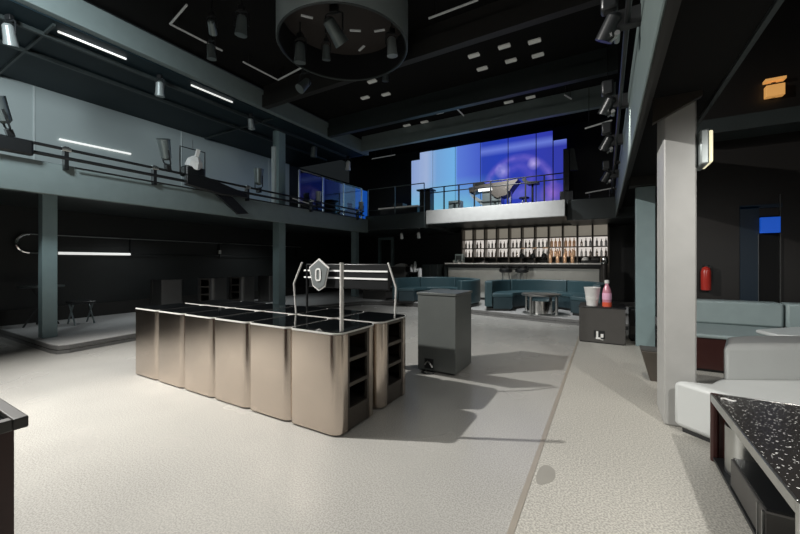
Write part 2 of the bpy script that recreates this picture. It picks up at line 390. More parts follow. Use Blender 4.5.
# right gallery
struct(B().box(.21, .226, -4, 10.3, 2.45, 3.18).build('gallery_fascia', 'beam_green', bevel=.008))
struct(B().box(.232, .262, -4, 10.3, 2.50, 2.58).box(.27, .33, -4, 10.3, 2.66, 2.8).build('trim_5', 'beam_brown'))
struct(B().box(.228, .80, -4, 7.0, 2.70, 2.8).build('gallery_floor', 'ceiling'))
struct(B().box(1.0, 3.4, 6.5, 6.98, 3.15, 3.35).build('duct_beam', 'beam_dark'))
struct(B().box(.228, .99, 7.0, 10.3, 2.70, 2.8).build('gallery_floor', 'ceiling'))
struct(B().prism_xz([(.34, 2.50), (.66, 2.66), (.66, 2.70), (.34, 2.70)], 3.60, 3.66).build('column_bracket', 'frame_bronze'))
struct(B().box(.33, .99, 6.75, 6.99, 2.56, 2.7).build('ceiling_beam', 'beam_brown'))
struct(B().box(.755, .785, -3, 6.9, 2.675, 2.70).build('trim_6', 'beam_dark'))
struct(B().box(.42, .634, 3.66, 4.12, 0, 2.70).build('column', 'column_white', bevel=.012))
struct(B().box(.42, .68, 6.85, 7.0, 0, 2.55).build('column', 'column', bevel=.008))

# door in the lounge wall (blue lit)
d = struct(B().box(1.70, 1.90, 6.97, 7.0, 0, 2.15).box(1.70, 2.14, 6.97, 7.0, 2.12, 2.17).build('door_1', 'blue_wall'))
B().box(1.90, 2.10, 6.975, 7.0, 0, 2.0).build('door_opening', 'ceiling', d)
B().box(1.89, 1.895, 6.96, 6.975, 0, 1.75).box(2.11, 2.116, 6.96, 6.975, 0, 2.3).build('door_frame', 'steel', d)
s_ = tag(B().box(1.90, 2.10, 6.9, 6.96, 1.76, 1.98).build('exit_lightbox', 'blue_glow', bevel=.005), 'glowing blue light box over the dark doorway', 'sign')
struct(B().box(-8.55, -8.43, 12.9, 13, .13, 2.3).box(-7.9, -7.78, 12.9, 13, .13, 2.3).box(-8.55, -7.78, 12.9, 13, 2.3, 2.4).build('door_2', 'column'))

# ============================================================ SHELVED CUBE TABLES
W, D = .508, .525
def rrect2(x0, x1, y0, y1, rl, rr, n=6):
    P = []
    for cx, cy, a0, r in ((x1-rr, y0+rr, -90, rr), (x1-rr, y1-rr, 0, rr), (x0+rl, y1-rl, 90, rl), (x0+rl, y0+rl, 180, rl)):
        for i in range(n+1):
            t = math.radians(a0+90*i/n); P.append((cx+r*math.cos(t), cy+r*math.sin(t)))
    return P
def make_block(skin='champagne', trim='trim_steel'):
    t = thing('cube_table', '', 'table')
    rl, rr = .02, .085; x0, x1, y0, y1 = -W/2, W/2, -D/2, D/2
    def uwall(sgn):
        out = []; inn = []
        for lst, off in ((out, 0), (inn, .014)):
            for i in range(7):
                a = math.radians(180+90*i/6); q = rl-off; lst.append((x0+rl+q*math.cos(a), y0+rl+q*math.sin(a)))
            for i in range(7):
                a = math.radians(270+90*i/6); q = rr-off; lst.append((x1-rr+q*math.cos(a), y0+rr+q*math.sin(a)))
        out = [(x0, y0+.115)]+out+[(x1, y0+.115)]
        inn = [(x0+.014, y0+.115)]+inn+[(x1-.014, y0+.115)]
        P = out+inn[::-1]
        if sgn < 0: P = [(x, -y) for x, y in P][::-1]
        return P
    for sg, nm in ((1, 'front_panel'), (-1, 'rear_panel')):
        b = B(); P = uwall(sg); n = len(P); k = n//2
        vs = [(x, y, z) for z in (.015, .785) for x, y in P]
        fs = [(i, (i+1) % n, n+(i+1) % n, n+i) for i in range(n)]
        for i in range(k-1):
            fs += [(i, n-1-i, n-2-i, i+1), (n+i, n+i+1, n+n-2-i, n+n-1-i)]
        b.add(vs, fs); b.build(nm, skin, t, smooth=True)
    B().box(x0+.01, x0+.03, y0+.116, y1-.116, .015, .785).build('side_panel', skin, t)
    fr = B()
    for yy in (y0+.116, y1-.141): fr.box(x1-.03, x1-.004, yy, yy+.025, .015, .785)
    for zz in (.155, .355, .555): fr.box(x1-.03, x1-.004, y0+.141, y1-.141, zz, zz+.03)
    fr.box(x1-.03, x1-.004, y0+.141, y1-.141, .76, .785)
    fr.box(x1-.028, x1-.008, y0+.141, y1-.141, .015, .155)
    fr.build('shelf_frame', 'frame_bronze', t)
    for zz in (.157, .357, .557):
        B().box(x0+.031, x1-.031, y0+.02, y1-.02, zz, zz+.02).build('shelf', 'shelf_dark', t)
    B().prism(rrect2(x0-.001, x1+.001, y0-.002, y1+.002, .022, .075), .788, .801).build('top_trim', trim, t, smooth=True)
    B().prism(rrect2(x0+.005, x1-.005, y0+.005, y1-.005, .018, .08), .801, .806).build('tabletop', 'black_glass', t, smooth=True)
    for sx in (-1, 1):
        for sy in (-1, 1): B().cyl((sx*(W/2-.09), sy*(D/2-.09), 0), (sx*(W/2-.09), sy*(D/2-.09), .016), .02).build('foot', 'black_metal', t)
    return t
ords = ['leftmost', 'second from left', 'third from left', 'fourth from left', 'second from right', 'rightmost']
blk = make_block(); first = True
for row, yc in enumerate((2.11+.2625, 2.11+.2625+.585)):
    for k in range(6):
        x = -4.89+.254+.5245*k
        lab = ('cube table with bright champagne steel front, %s of the front row' if row == 0 else 'cube table with black glass top, %s of the rear row of the island') % ords[k]
        if row == 0 and k == 5: lab = 'cube table at the near right corner of the island, open shelves on its right side'
        if row == 1 and k == 5: lab = 'cube table with open shelves, behind the near right corner table of the island'
        if first: blk.location = (x, yc, 0); blk['label'] = lab; blk['group'] = 'cube tables of the central island'; first = False
        else: dup(blk, (x, yc, 0), None, lab, 'cube tables of the central island')
# cube tables parked along the left wall
blk2 = make_block('dim_steel', 'dim_steel'); first = True
for (x, y, rz, lab) in ((-9.2, 4.65, PI/2, 'dark cube table against the left wall, nearest the high round table'),
                        (-9.15, 5.75, -PI/2+.3, 'dark cube table by the left wall, left one of the close pair'),
                        (-9.1, 6.6, -PI/2+.3, 'dark cube table by the left wall, right one of the close pair'),
                        (-9.0, 7.55, PI/2, 'cube table with plain pale side, nearest the middle teal column')):
    if first: blk2.location = (x, y, .13); blk2.rotation_euler = (0, 0, rz); blk2['label'] = lab; blk2['group'] = 'cube tables parked by the left wall'; first = False
    else: dup(blk2, (x, y, .13), (0, 0, rz), lab, 'cube tables parked by the left wall')

# ============================================================ BOXING RING PROP ON THE TABLES
zt = .806
def strip(pts, r=.012):
    b = B(); b.tube(pts, r, 8); return b
t = thing('ring_prop', 'boxing ring style prop with pentagon zero badge and white striped band on the tables', 'display stand', (-2.7, 3.2, zt))
o0 = Vector((-2.7, 3.2, zt))
def L_(p): return tuple(Vector(p)-o0)
strip([L_(p) for p in ((-2.875, 2.75, zt), (-2.907, 2.75, 1.12), (-2.786, 2.75, 1.345))], .010).build('corner_post', 'trim_steel', t, smooth=True)
strip([L_(p) for p in ((-1.80, 2.20, zt), (-1.80, 2.20, 1.345))], .016).build('corner_post', 'trim_steel', t, smooth=True)
strip([L_(p) for p in ((-1.85, 3.1, zt), (-1.836, 3.1, 1.09), (-1.93, 3.1, 1.345))], .010).build('corner_post', 'trim_steel', t, smooth=True)
strip([L_(p) for p in ((-3.06, 3.1, zt), (-3.06, 3.1, 1.32))], .013).build('corner_post', 'black_metal', t, smooth=True)
bd = B().box(-3.09+2.7, -1.93+2.7, -.09, -.05, 1.055-zt, 1.33-zt).build('rope_panel', 'black_metal', t, bevel=.01)
for zz in (1.17, 1.25): B().box(-3.11+2.7, -1.94+2.7, -.102, -.091, zz-.008-zt, zz+.010-zt).build('stripe', 'stripe', bd)
def poly(c, pts, sx, sz, y0, y1): return B().prism_xz([(c[0]+x*sx, c[1]+z*sz) for x, z in pts], y0, y1)
pent = [(0, -1), (.62, -.72), (1, .45), (0, 1), (-1, .45), (-.62, -.72)]
bc = (-2.83+2.7, 1.205-zt)
bg = poly(bc, pent, .15, .185, -.150, -.135).build('badge', 'trim_steel', t)
poly(bc, pent, .135, .166, -.156, -.149).build('badge_face', 'badge', bg)
def ringoval(hw, hh, r, y0, y1, w_):
    out = rrect(bc[0]-hw, bc[0]+hw, bc[1]-hh, bc[1]+hh, r); inn = rrect(bc[0]-hw+w_, bc[0]+hw-w_, bc[1]-hh+w_, bc[1]+hh-w_, max(r-w_, .003))
    n = len(out); vs = [(x, y, z) for y in (y0, y1) for x, z in out]+[(x, y, z) for y in (y0, y1) for x, z in inn]
    fs = []
    for i in range(n):
        j = (i+1) % n
        fs += [(i, j, 2*n+j, 2*n+i), (n+i, 3*n+i, 3*n+j, n+j), (i, n+i, n+j, j), (2*n+i, 2*n+j, 3*n+j, 3*n+i)]
    return B().add(vs, fs)
ringoval(.042, .075, .038, -.164, -.155, .018).build('zero_digit', 'white', bg, smooth=True)
B().box(bc[0]-.01, bc[0]+.01, -.135, -.103, bc[1]-.06, bc[1]+.02).build('badge_bracket', 'black_metal', t)

# ============================================================ PODIUM
t = thing('podium', 'tall grey square podium with thin top standing alone right of the cube table island', 'podium', (-1.78, 4.25, 0), 0)
B().box(-.25, .25, -.29, .28, .02, .945).build('body', 'podium', t, bevel=.006)
B().box(-.262, .262, -.302, .292, .945, .975).build('top', 'podium', t, bevel=.004)
rc = B().box(-.155, -.035, -.294, -.288, .045, .165).build('cable_recess', 'black_metal', t)
B().tube([(-.15+.02*i, -.298, .085+.045*math.sin(i*.75)) for i in range(6)], .009, 8).build('cable', 'steel', rc, smooth=True)
B().cyl((-.055, -.30, .08), (-.055, -.29, .08), .017).build('plug', 'chrome', rc)
B().cyl((-.13, -.28, .012), (-.02, -.28, .012), .012).build('caster', 'black_metal', t)
for sx in (-1, 1):
    for sy in (-1, 1): B().cyl((sx*.2, sy*.22, 0), (sx*.2, sy*.22, .022), .02).build('foot', 'black_metal', t)
B().tube([(-.03, -.24, .012), (-.01, -.34, .012), (-.08, -.4, .012), (-.16, -.36, .012), (-.14, -.30, .02)], .008, 8).build('cable_loop', 'black_metal', t, smooth=True)

# ============================================================ LOW BOX TABLE with bucket and bottle
t = thing('side_box', 'low dark box table by the rear teal column, carrying a white bucket and pink bottle', 'table', (-.05, 7.12, 0), 0)
B().box(-.34, .33, -.35, .35, .015, .585).build('body', 'box_grey', t, bevel=.006)
B().box(-.35, .34, -.36, .36, .585, .60).build('top', 'black_metal', t, bevel=.003)
rc = B().box(-.12, .04, -.354, -.348, .09, .21).build('cable_recess', 'black_metal', t)
B().box(-.085, -.055, -.362, -.354, .10, .20).box(-.02, .02, -.362, -.354, .06, .16).box(-.09, .02, -.362, -.354, .07, .10).build('plug', 'white', rc)
B().prism(rrect(-.33, .32, -.34, .34, .03), 0, .016).build('plinth', 'black_metal', t)
t = thing('ice_bucket', 'white tapered bucket on the low dark box table', 'bucket', (-.20, 7.0, .60))
B().lathe([(.085, 0), (.125, .30), (.13, .305), (.13, .315), (.115, .315), (.112, .30), (.078, .012)], n=28).build('bucket', 'white', t, smooth=True)
B().lathe([(.098, .1), (.104, .145), (.1065, .145), (.1, .1)], n=28).build('label_band', 'dot', t, smooth=True)
t = thing('drink_bottle', 'pink and orange plastic bottle with white cap beside the white bucket', 'bottle', (.02, 6.93, .60))
bt = B().lathe([(.062, 0), (.068, .01), (.068, .08), (.066, .24), (.055, .30), (.030, .36), (.028, .39)], n=24).build('bottle_body', 'pink', t, smooth=True)
B().lathe([(.07, .005), (.0705, .075), (.066, .075)], n=24).build('orange_base', 'orange', bt, smooth=True)
B().lathe([(.0685, .12), (.07, .125), (.07, .225), (.0675, .23)], n=24).build('bottle_label', mat('pale pink label', (.82, .45, .62), .5), bt, smooth=True)
B().lathe([(.032, .39), (.036, .395), (.036, .44), (.03, .445)], n=20).build('cap', 'white', t, smooth=True)
t = thing('floor_speaker', 'small dark speaker box on the floor between the low box table and teal column', 'speaker', (.42, 7.35, 0), 0)
B().box(-.07, .18, -.12, .15, .03, .55).build('cabinet', 'black_metal', t, bevel=.01)
B().box(-.05, .16, -.13, -.121, .12, .26).build('grey_panel', 'box_grey', t)
B().box(-.05, .16, -.1, .13, 0, .031).build('base', 'black_metal', t)

# ============================================================ RIGHT FOREGROUND: speckled table, sofa, bench
t = thing('coffee_table', 'low steel framed coffee table with black speckled stone top in the right foreground', 'table', (.62, 1.88, 0))
TW, TD, TH = 1.15, 1.31, .45
top = B().prism(rrect(0.012, TW-.012, 0.012, TD-.012, .03), TH-.034, TH+.001).build('tabletop', 'speck', t)
b = B()
for (xa, xb, ya, yb) in ((0, .012, .03, TD-.03), (TW-.012, TW, .03, TD-.03), (.03, TW-.03, 0, .012), (.03, TW-.03, TD-.012, TD)):
    b.box(xa, xb, ya, yb, TH-.05, TH+.003)
b.build('top_trim', 'steel', t, bevel=.003)
for (sx, sy) in ((0, 0), (1, 0), (0, 1), (1, 1)):
    x = TW-.045 if sx else .0; y = TD-.045 if sy else 0.0
    B().prism(rrect(x, x+.045, y, y+.045, .018), 0, TH+.002).build('leg', 'steel' if not sy else 'maroon', t, smooth=True)
B().box(.02, TW-.02, TD-.03, TD-.012, .02, TH-.05).build('rear_panel', 'maroon', t)
B().box(.01, TW-.01, .02, TD-.03, .012, .03).build('base_panel', 'black_metal', t)
B().cyl((.145, 1.10, .03), (.145, 1.10, .32), .11, n=32).build('drum', 'steel', t, smooth=True)
bx = B().box(.02, .60, .40, .92, .03, .19).build('storage_box', 'box_grey', t, bevel=.006)
B().box(.012, .02, .40, .412, .03, .19).box(.012, .02, .47, .478, .03, .19).build('box_trim', 'steel', bx)
B().box(.03, .59, .41, .91, .191, .2).build('box_lid', 'black_metal', bx)
# small white S shaped clip
P = [(.725+.028*math.sin(a)*1.0, 3.115+.022*(a-3)/3*0) for a in ()]
pts = []
for i in range(13):
    a = -PI/2*1.3+i/12*PI*1.3; pts.append((.683+.016*math.cos(a+PI), 3.04+.014*math.sin(a+PI), .462))
pts = [(.655, 3.06, .459), (.665, 3.07, .459), (.68, 3.068, .459), (.688, 3.055, .459), (.70, 3.045, .459), (.715, 3.043, .459), (.722, 3.055, .459)]
tag(B().tube(pts, .0062, 8).build('paper_clip', 'white', smooth=True), 'small white wavy clip lying on the speckled coffee table corner', 'clip')

t = thing('lounge_sofa', 'pale grey leather sofa with low rounded back behind the speckled coffee table', 'sofa', (.47, 3.62, 0))
def off(P): return [(x-.47, y-3.62) for x, y in P]
B().prism(off([(.47, 3.60), (.93, 3.20), (2.6, 3.62), (3.0, 4.6), (1.9, 4.5), (.88, 3.98), (.70, 3.62)]), .03, .405).build('seat', 'grey_leather', t, bevel=.04, seg=4)
B().prism(off([(.53, 3.58), (.93, 3.25), (2.4, 3.7), (2.8, 4.4), (1.9, 4.4), (.92, 3.9), (.74, 3.6)]), 0, .032).build('plinth', 'black_metal', t)
B().prism(off([(.82, 3.77), (1.30, 4.05), (2.5, 4.68), (2.35, 5.04), (1.15, 4.40), (.93, 4.20)]), .30, .69).build('backrest', 'grey_leather', t, bevel=.05, seg=4)

t = thing('wall_bench', 'long grey green upholstered bench along the dark lounge wall', 'bench', (1.6, 6.4, 0))
B().box(-.9, 2.4, -.75, .5, .04, .42).build('base', 'maroon', t)
B().box(-.9, 2.4, -.78, .3, .42, .47).build('seat', 'seat_dim', t, bevel=.02)
for k, (a, b_) in enumerate(((-.9, .45), (.47, .76), (.78, 2.4))):
    B().box(a, b_, .22, .48, .47, .80-.0*k).build('backrest', 'seat_dim', t, bevel=.03)
B().prism([(.1, -.7), (.9, -.7), (1.3, -.2), (1.1, .1), (.5, .1), (.0, -.4)], .47, .52).build('seat_pad', 'grey_leather', t, bevel=.02)
B().box(-.85, 2.35, -.7, .45, 0, .04).build('plinth', 'black_metal', t)
tag(B().prism_xz([(1.12, .48), (1.28, .48), (1.22, .53), (1.14, .53)], 5.8, 5.82).build('cloth_sheet', 'white_cloth'), 'small pale folded card standing on the wall bench', 'card') if False else None
t = thing('fire_extinguisher', 'red fire extinguisher hanging on the lounge wall above the bench', 'fire extinguisher', (1.30, 6.9, .93))
B().lathe([(.055, 0), (.06, .01), (.06, .28), (.045, .33), (.02, .35)], n=20).build('cylinder', 'red', t, smooth=True)
B().box(-.02, .02, -.02, .02, .35, .38).build('valve', 'black_metal', t)
B().tube([(.02, 0, .37), (.07, 0, .35), (.08, 0, .2), (.075, 0, .1)], .008).build('hose', 'black_metal', t, smooth=True)
B().box(-.02, .02, .055, .1, .1, .2).build('bracket', 'black_metal', t)
t = thing('wall_lamp', 'white box lamp with glowing edge fixed high on the pale front column', 'lamp', (.68, 3.74, 2.12))
B().box(-.035, .02, -.14, .14, 0, .27).build('housing', 'fixture_pale', t, bevel=.01)
B().box(.0201, .045, -.13, .13, .01, .26).build('diffuser', 'amber_pale', t, bevel=.01)
t = thing('amber_lamp', 'amber glowing lantern high on the dark upper right wall', 'lamp', (2.045, 6.93, 3.66))
B().box(-.095, .095, -.05, .05, 0, .16).build('lantern_glass', 'amber', t, bevel=.006)
B().box(-.105, .105, -.055, .055, .215, .25).build('lantern_cap', 'amber', t)
B().box(-.02, .02, .02, .068, .0, .26).build('bracket', 'black_metal', t)
t = thing('tapered_pouf', 'low tan pouf with tapering sides half hidden behind the pale front column', 'pouf', (.50, 5.0, 0))
v = [(-.06, -.08, 0), (.12, -.08, 0), (.12, .08, 0), (-.06, .08, 0), (-.15, -.12, .34), (.16, -.12, .34), (.16, .12, .34), (-.15, .12, .34)]
B().add(v, [(0, 1, 2, 3), (4, 5, 6, 7), (0, 1, 5, 4), (1, 2, 6, 5), (2, 3, 7, 6), (3, 0, 4, 7)]).build('body', 'frame_bronze', t, bevel=.01)
B().box(-.15, .16, -.12, .12, .341, .355).build('top', 'box_grey', t)

# left foreground: dark cube table corner
t = thing('black_counter', 'dark counter with framed glass top cut off at the left edge of the view', 'table', (-2.35, .13, 0))
B().box(-.53, .53, -.30, .28, .02, .76).build('body', 'maroon', t)
b = B()
b.box(-.56, .56, .27, .31, .76, .80).box(.52, .56, -.31, .27, .76, .80).box(-.56, -.52, -.31, .27, .76, .80).box(-.52, .52, -.31, -.27, .76, .80)
b.build('top_frame', 'box_grey', t, bevel=.004)
B().box(-.52, .52, -.27, .27, .765, .785).build('glass_top', 'black_glass', t)
B().box(-.5, .5, -.28, .26, 0, .021).build('plinth', 'black_metal', t)

# ============================================================ BACK LOUNGE: booths, table, stools
PZ = .13
def booth(name, label, cx, cy, r, a0, a1, split):
    t = thing(name, label, 'sofa', (cx, cy, PZ), 0, 'curved teal booths below the bar')
    B().arc(0, 0, r-.62, r-.04, a0+1, a1-1, 0, .06).build('plinth', 'black_metal', t, smooth=True)
    B().arc(0, 0, r-.66, r-.20, a0, a1, .06, .34).build('seat_base', 'teal_dark', t, smooth=True)
    for a, b_ in zip(split[:-1], split[1:]):
        B().arc(0, 0, r-.68, r-.17, a+.4, b_-.4, .34, .43).build('seat_cushion', 'teal', t, bevel=.02, seg=3)
        B().arc(0, 0, r-.18, r, a+.4, b_-.4, .10, .73).build('backrest', 'teal', t, bevel=.025, seg=3)
    return t
booth('curved_booth', 'curved teal leather booth around the round steel table', -1.35, 9.35, 1.38, -25, 205, (-25, 68, 140, 205))
booth('curved_booth', 'curved teal leather booth left of the seam, partly behind the grey podium', -4.35, 9.62, 1.3, -35, 200, (-35, 80, 140, 200))
def round_table(label, x, y, r, h):
    t = thing('round_table', label, 'table', (x, y, PZ), 0)
    B().lathe([(r-.02, h-.05), (r, h-.04), (r, h-.01), (r-.02, h)], n=40).build('tabletop', 'steel', t, smooth=True)
    B().cyl((0, 0, .02), (0, 0, h-.16), r*.72, n=36).build('drum', 'chrome', t, smooth=True)
    for k in range(4):
        a = PI/4+k*PI/2+.35; B().cyl((math.cos(a)*r*.9, math.sin(a)*r*.9, 0), (math.cos(a)*r*.9, math.sin(a)*r*.9, h-.05), .035).build('leg', 'steel', t, smooth=True)
    B().lathe([(r*.93, 0), (r*.95, .01), (r*.95, .02), (r*.93, .025)], n=40).build('base', 'steel', t, smooth=True)
    return t
round_table('round steel coffee table with drum base inside the right teal booth', -1.32, 8.95, .44, .48)
round_table('round steel coffee table inside the left teal booth behind the podium', -4.2, 9.65, .30, .42)
t = thing('round_stool', 'small round white topped steel stool at the left booth', 'stool', (-3.95, 10.25, PZ+0)) if False else None

def bar_stool(label, x, y, rz):
    t = thing('bar_stool', label, 'stool', (x, y, PZ), rz, 'bar stools in front of the bar')
    B().lathe([(.15, .90), (.19, .93), (.19, 1.0), (.16, 1.03)], n=24).build('seat', 'black_metal', t, smooth=True)
    B().arc(0, 0, .15, .19, 20, 160, 1.0, 1.10).build('backrest', 'black_metal', t, smooth=True)
    for k in range(4):
        a = PI/4+k*PI/2; B().cyl((math.cos(a)*.12, math.sin(a)*.12, .92), (math.cos(a)*.21, math.sin(a)*.21, 0), .012, n=8).build('leg', 'steel', t)
    B().tube([(math.cos(i*PI/8)*.18, math.sin(i*PI/8)*.18, .3) for i in range(16)], .009, 8, True).build('foot_ring', 'steel', t, smooth=True)
    return t
bar_stool('black round bar stool, left of the two before the bar front', -2.62, 10.95, .2)
bar_stool('black round bar stool, right of the two before the bar front', -2.15, 10.95, -.3)

# ============================================================ BAR
t = thing('bar_counter', 'long pale grey bar counter with dark worktop edge under the balcony', 'bar counter', (-2.4, 11.5, PZ))
B().box(-2.25, 2.3, -.22, .25, 0, 1.05).build('front_panel', 'box_grey', t)
B().box(-2.2, 2.25, -.26, -.221, .08, 1.03).build('fascia', mat('pale grey bar fascia', (.48, .49, .46), .4), t)
B().box(-2.35, 2.37, -.32, .35, 1.06, 1.15).build('worktop', 'black_metal', t, bevel=.008)
B().box(-2.33, 2.35, -.28, .33, 1.151, 1.19).build('worktop_surface', 'trim_steel', t, bevel=.005)
B().box(-2.35, -2.262, -.26, .3, 0, 1.05).build('end_panel', 'beam_dark', t)
ct = PZ+1.19
# back shelving
t = thing('bar_shelving', 'backlit bar shelving grid behind the bar counter', 'shelving', (-2.25, 12.45, PZ))
B().box(-2.3, 2.35, .2, .26, 0, 2.42).build('back_board', 'box_grey', t)
B().box(-2.28, 2.33, .185, .199, 1.40, 2.0).build('lit_panel', 'shelf_glow', t)
B().box(-2.28, 2.33, .185, .199, 2.02, 2.42).build('dim_panel', 'shelf_dimglow', t)
for k in range(12):
    x = -2.3+k*(4.65-.05)/11
    B().box(x, x+.05, -.12, .184, .9, 2.42).build('divider', 'frame_bronze', t)
for zz, mm in ((1.37, 'frame_bronze'), (1.68, 'frame_bronze'), (2.0, 'frame_bronze'), (2.38, 'box_grey')):
    B().box(-2.28, 2.33, -.10, .184, zz, zz+.03).build('shelf', mm, t)
B().box(-2.3, 2.35, -.14, .199, 0, .9).build('back_counter', 'box_grey', t)
# bottles (one prototype, copies)
def bottle(name, label, m_, h, r, group):
    o = B().lathe([(r, 0), (r, h*.58), (r*.38, h*.76), (r*.34, h*.97), (r*.42, h*.98), (r*.42, h)], n=12).build(name, m_, smooth=True)
    tag(o, label, 'bottle', group); return o
p_ = None
shelf_rows = ((1.37+.031, 'lower lit bar shelf', 'bottles on the lower lit bar shelf'), (1.68+.031, 'upper lit bar shelf', 'bottles on the upper lit bar shelf'))
bayn = ('one', 'two', 'three', 'four', 'five', 'six', 'seven', 'eight', 'nine', 'ten', 'eleven')
for z_, nm, grp in shelf_rows:
    proto = {}
    for k in range(11):
        x = -2.25-2.3+.05+k*.418
        for j in range(3 if random.random() < .75 else 2):
            if 7 <= k <= 8: continue
            xx = x+.09+j*.12; s = random.choice(('bottle_dark', 'white', 'champagne', 'white'))
            h = random.choice((.24, .26, .22))
            key = (s,)
            lab = {'bottle_dark': 'dark glass liquor bottle on the %s', 'white': 'pale milky bottle on the %s', 'champagne': 'gold tinted bottle on the %s'}[s] % nm
            posn = ('left', 'middle', 'right')[j]
            lab = {'bottle_dark': 'dark glass bottle', 'white': 'pale milky bottle', 'champagne': 'gold tinted bottle'}[s]+', %s in bay %s of the %s' % (posn, bayn[k], nm)
            if key not in proto:
                o = bottle('liquor_bottle', lab, s, .25, .034, grp); proto[key] = o
            else:
                o = proto[key].copy(); C.objects.link(o); o['label'] = lab
            o.location = (xx, 12.45+.03, PZ+z_); o.scale = (1, 1, h/.25)
    for k in range(6):
        o = None
        if k == 0:
            cp = bottle('copper_bottle', 'glowing copper coloured bottle on the %s' % nm, 'copper', .27, .045, 'copper bottles on the '+nm); o = cp
        else: o = cp.copy(); C.objects.link(o)
        o['label'] = 'glowing copper bottle, %s of six on the %s' % (('leftmost', 'second', 'third', 'fourth', 'fifth', 'rightmost')[k], nm)
        o.location = (-1.515+(k % 3)*.118+(.418 if k > 2 else 0), 12.45+.03, PZ+z_)
for k in range(4):
    if k == 0: cp = bottle('tall_copper_bottle', 'tall copper bottle standing on the bar worktop', 'copper', .42, .045, 'tall copper bottles on the bar worktop'); o = cp
    else: o = cp.copy(); C.objects.link(o)
    o['label'] = 'tall copper bottle on the bar worktop, %s of the four' % ('leftmost', 'second from left', 'third from left', 'rightmost')[k]
    o.location = (-1.44+k*.2, 11.55, ct)
# bar taps / glass racks on the worktop
for k in range(3):
    lab = 'black hanging beverage dispenser on the bar, %s of the three' % ('left', 'middle', 'right')[k]
    t = thing('beverage_dispenser', lab, 'dispenser', (-2.25+k*.32, 11.5, ct), 0, 'beverage dispensers on the bar')
    B().lathe([(.09, 0), (.09, .015), (.012, .03), (.012, .46), (.03, .48)], n=16).build('stand', 'black_metal', t, smooth=True)
    B().lathe([(.02, .12), (.08, .16), (.08, .24), (.03, .30)], n=16).build('bowl', 'black_metal', t, smooth=True)
    B().box(-.03, .11, -.012, .012, .44, .47).build('spout_arm', 'copper', t)
t = thing('tray', 'flat dark tray with rounded lid on the left part of the bar', 'tray', (-3.45, 11.45, ct))
B().prism(rrect(-.22, .22, -.12, .12, .04), 0, .02).build('base', 'black_metal', t)
B().lathe([(.1, .02), (.09, .05), (.03, .07)], n=16).build('lid', 'black_metal', t, smooth=True)
t = thing('bar_sink_set', 'dark heap of bar gear with white cloth on the right part of the bar', 'bar gear', (-.5, 11.5, ct))
B().box(-.1, .35, -.15, .15, 0, .08).build('tray', 'black_metal', t, bevel=.02)
B().lathe([(.1, .081), (.09, .14), (.03, .17)], c=(-.0, 0, 0), n=16).build('cloth', 'white_cloth', t, smooth=True)
B().box(.15, .33, -.1, .1, .081, .14).build('caddy', 'box_grey', t)
for k in range(3):
    if k == 0:
        o = tag(B().lathe([(.03, 0), (.04, .1), (.036, .1), (.028, .01)], n=14).build('tumbler_glass', 'steel', smooth=True), 'small tumbler on the left end of the bar', 'glass', 'tumblers on the bar'); g0 = o
    else: o = g0.copy(); C.objects.link(o)
    o['label'] = 'small tumbler at the left end of the bar, %s of three' % ('left', 'middle', 'right')[k]
    o.location = (-4.45+k*.15, 11.35, ct)
t = thing('till_screen', 'grey till box on the left end of the bar beside the backlit shelves', 'till', (-4.35, 11.65, ct))
B().box(-.14, .14, -.1, .12, 0, .30).build('screen', 'beam', t, bevel=.01)
B().box(-.1, .1, -.11, -.101, .05, .24).build('display', 'beam_dark', t)
t = thing('beer_tower', 'tall metal dispenser post with chrome dome at the right end of the bar', 'dispenser', (-.03, 11.05, PZ))
B().cyl((0, 0, 0), (0, 0, 1.18), .075, n=20).build('post', 'shelf_dark', t, smooth=True)
B().lathe([(.09, 1.18), (.1, 1.24), (.08, 1.34), (.03, 1.38)], n=20).build('dome', 'chrome', t, smooth=True)

# left of bar: cabinet, service tables, bottles
t = thing('tall_cabinet', 'dark slate cabinet at the left end of the bar', 'cabinet', (-5.15, 11.2, PZ))
B().box(-.3, .28, -.25, .25, .02, 1.14).build('body', 'beam_dark', t, bevel=.01)
B().box(-.3, .28, -.25, .25, 0, .019).build('plinth', 'black_metal', t)
B().box(.0, .006, -.256, -.251, .05, 1.1).build('door_gap', 'steel', t)
t = thing('service_cabinet', 'grey service cabinet with a folded white cloth on top, left of the bottles', 'cabinet', (-6.3, 11.0, PZ))
B().box(-.35, .3, -.25, .25, .02, 1.05).build('body', 'box_grey', t, bevel=.01)
B().box(-.36, .31, -.26, .26, 1.05, 1.08).build('top', 'steel', t)
B().box(-.33, .28, -.23, .23, 0, .019).build('plinth', 'black_metal', t)
tag(B().prism_xz([(-6.5, 1.212), (-6.08, 1.212), (-6.1, 1.27), (-6.25, 1.30), (-6.45, 1.26)], 10.85, 11.1).build('folded_cloth', 'white_cloth', bevel=.01), 'folded white cloth on top of the grey service cabinet', 'cloth')
t = thing('service_table', 'dark service table carrying white bottles between the two cabinets', 'table', (-5.73, 10.95, PZ))
B().box(-.18, .22, -.22, .22, .84, .88).build('tabletop', 'black_metal', t)
for sx in (-.16, .18):
    for sy in (-.2, .18): B().box(sx, sx+.03, sy, sy+.03, 0, .84).build('leg', 'black_metal', t)
for k, (x, y, h, lab) in enumerate(((-5.8, 10.85, .25, 'white squat jug on the dark service table'), (-5.66, 10.84, .36, 'white tall flask on the dark service table'), (-5.56, 10.82, .12, 'white low cup on the dark service table'))):
    tag(B().lathe([(.055, 0), (.06, h*.6), (.03, h*.85), (.03, h)], c=(x, y, PZ+.88), n=16).build('white_flask', 'white', smooth=True), lab, 'flask')
t = thing('white_column_heater', 'white upright cylinder on the platform before the slate cabinet', 'cylinder', (-5.42, 10.72, PZ))
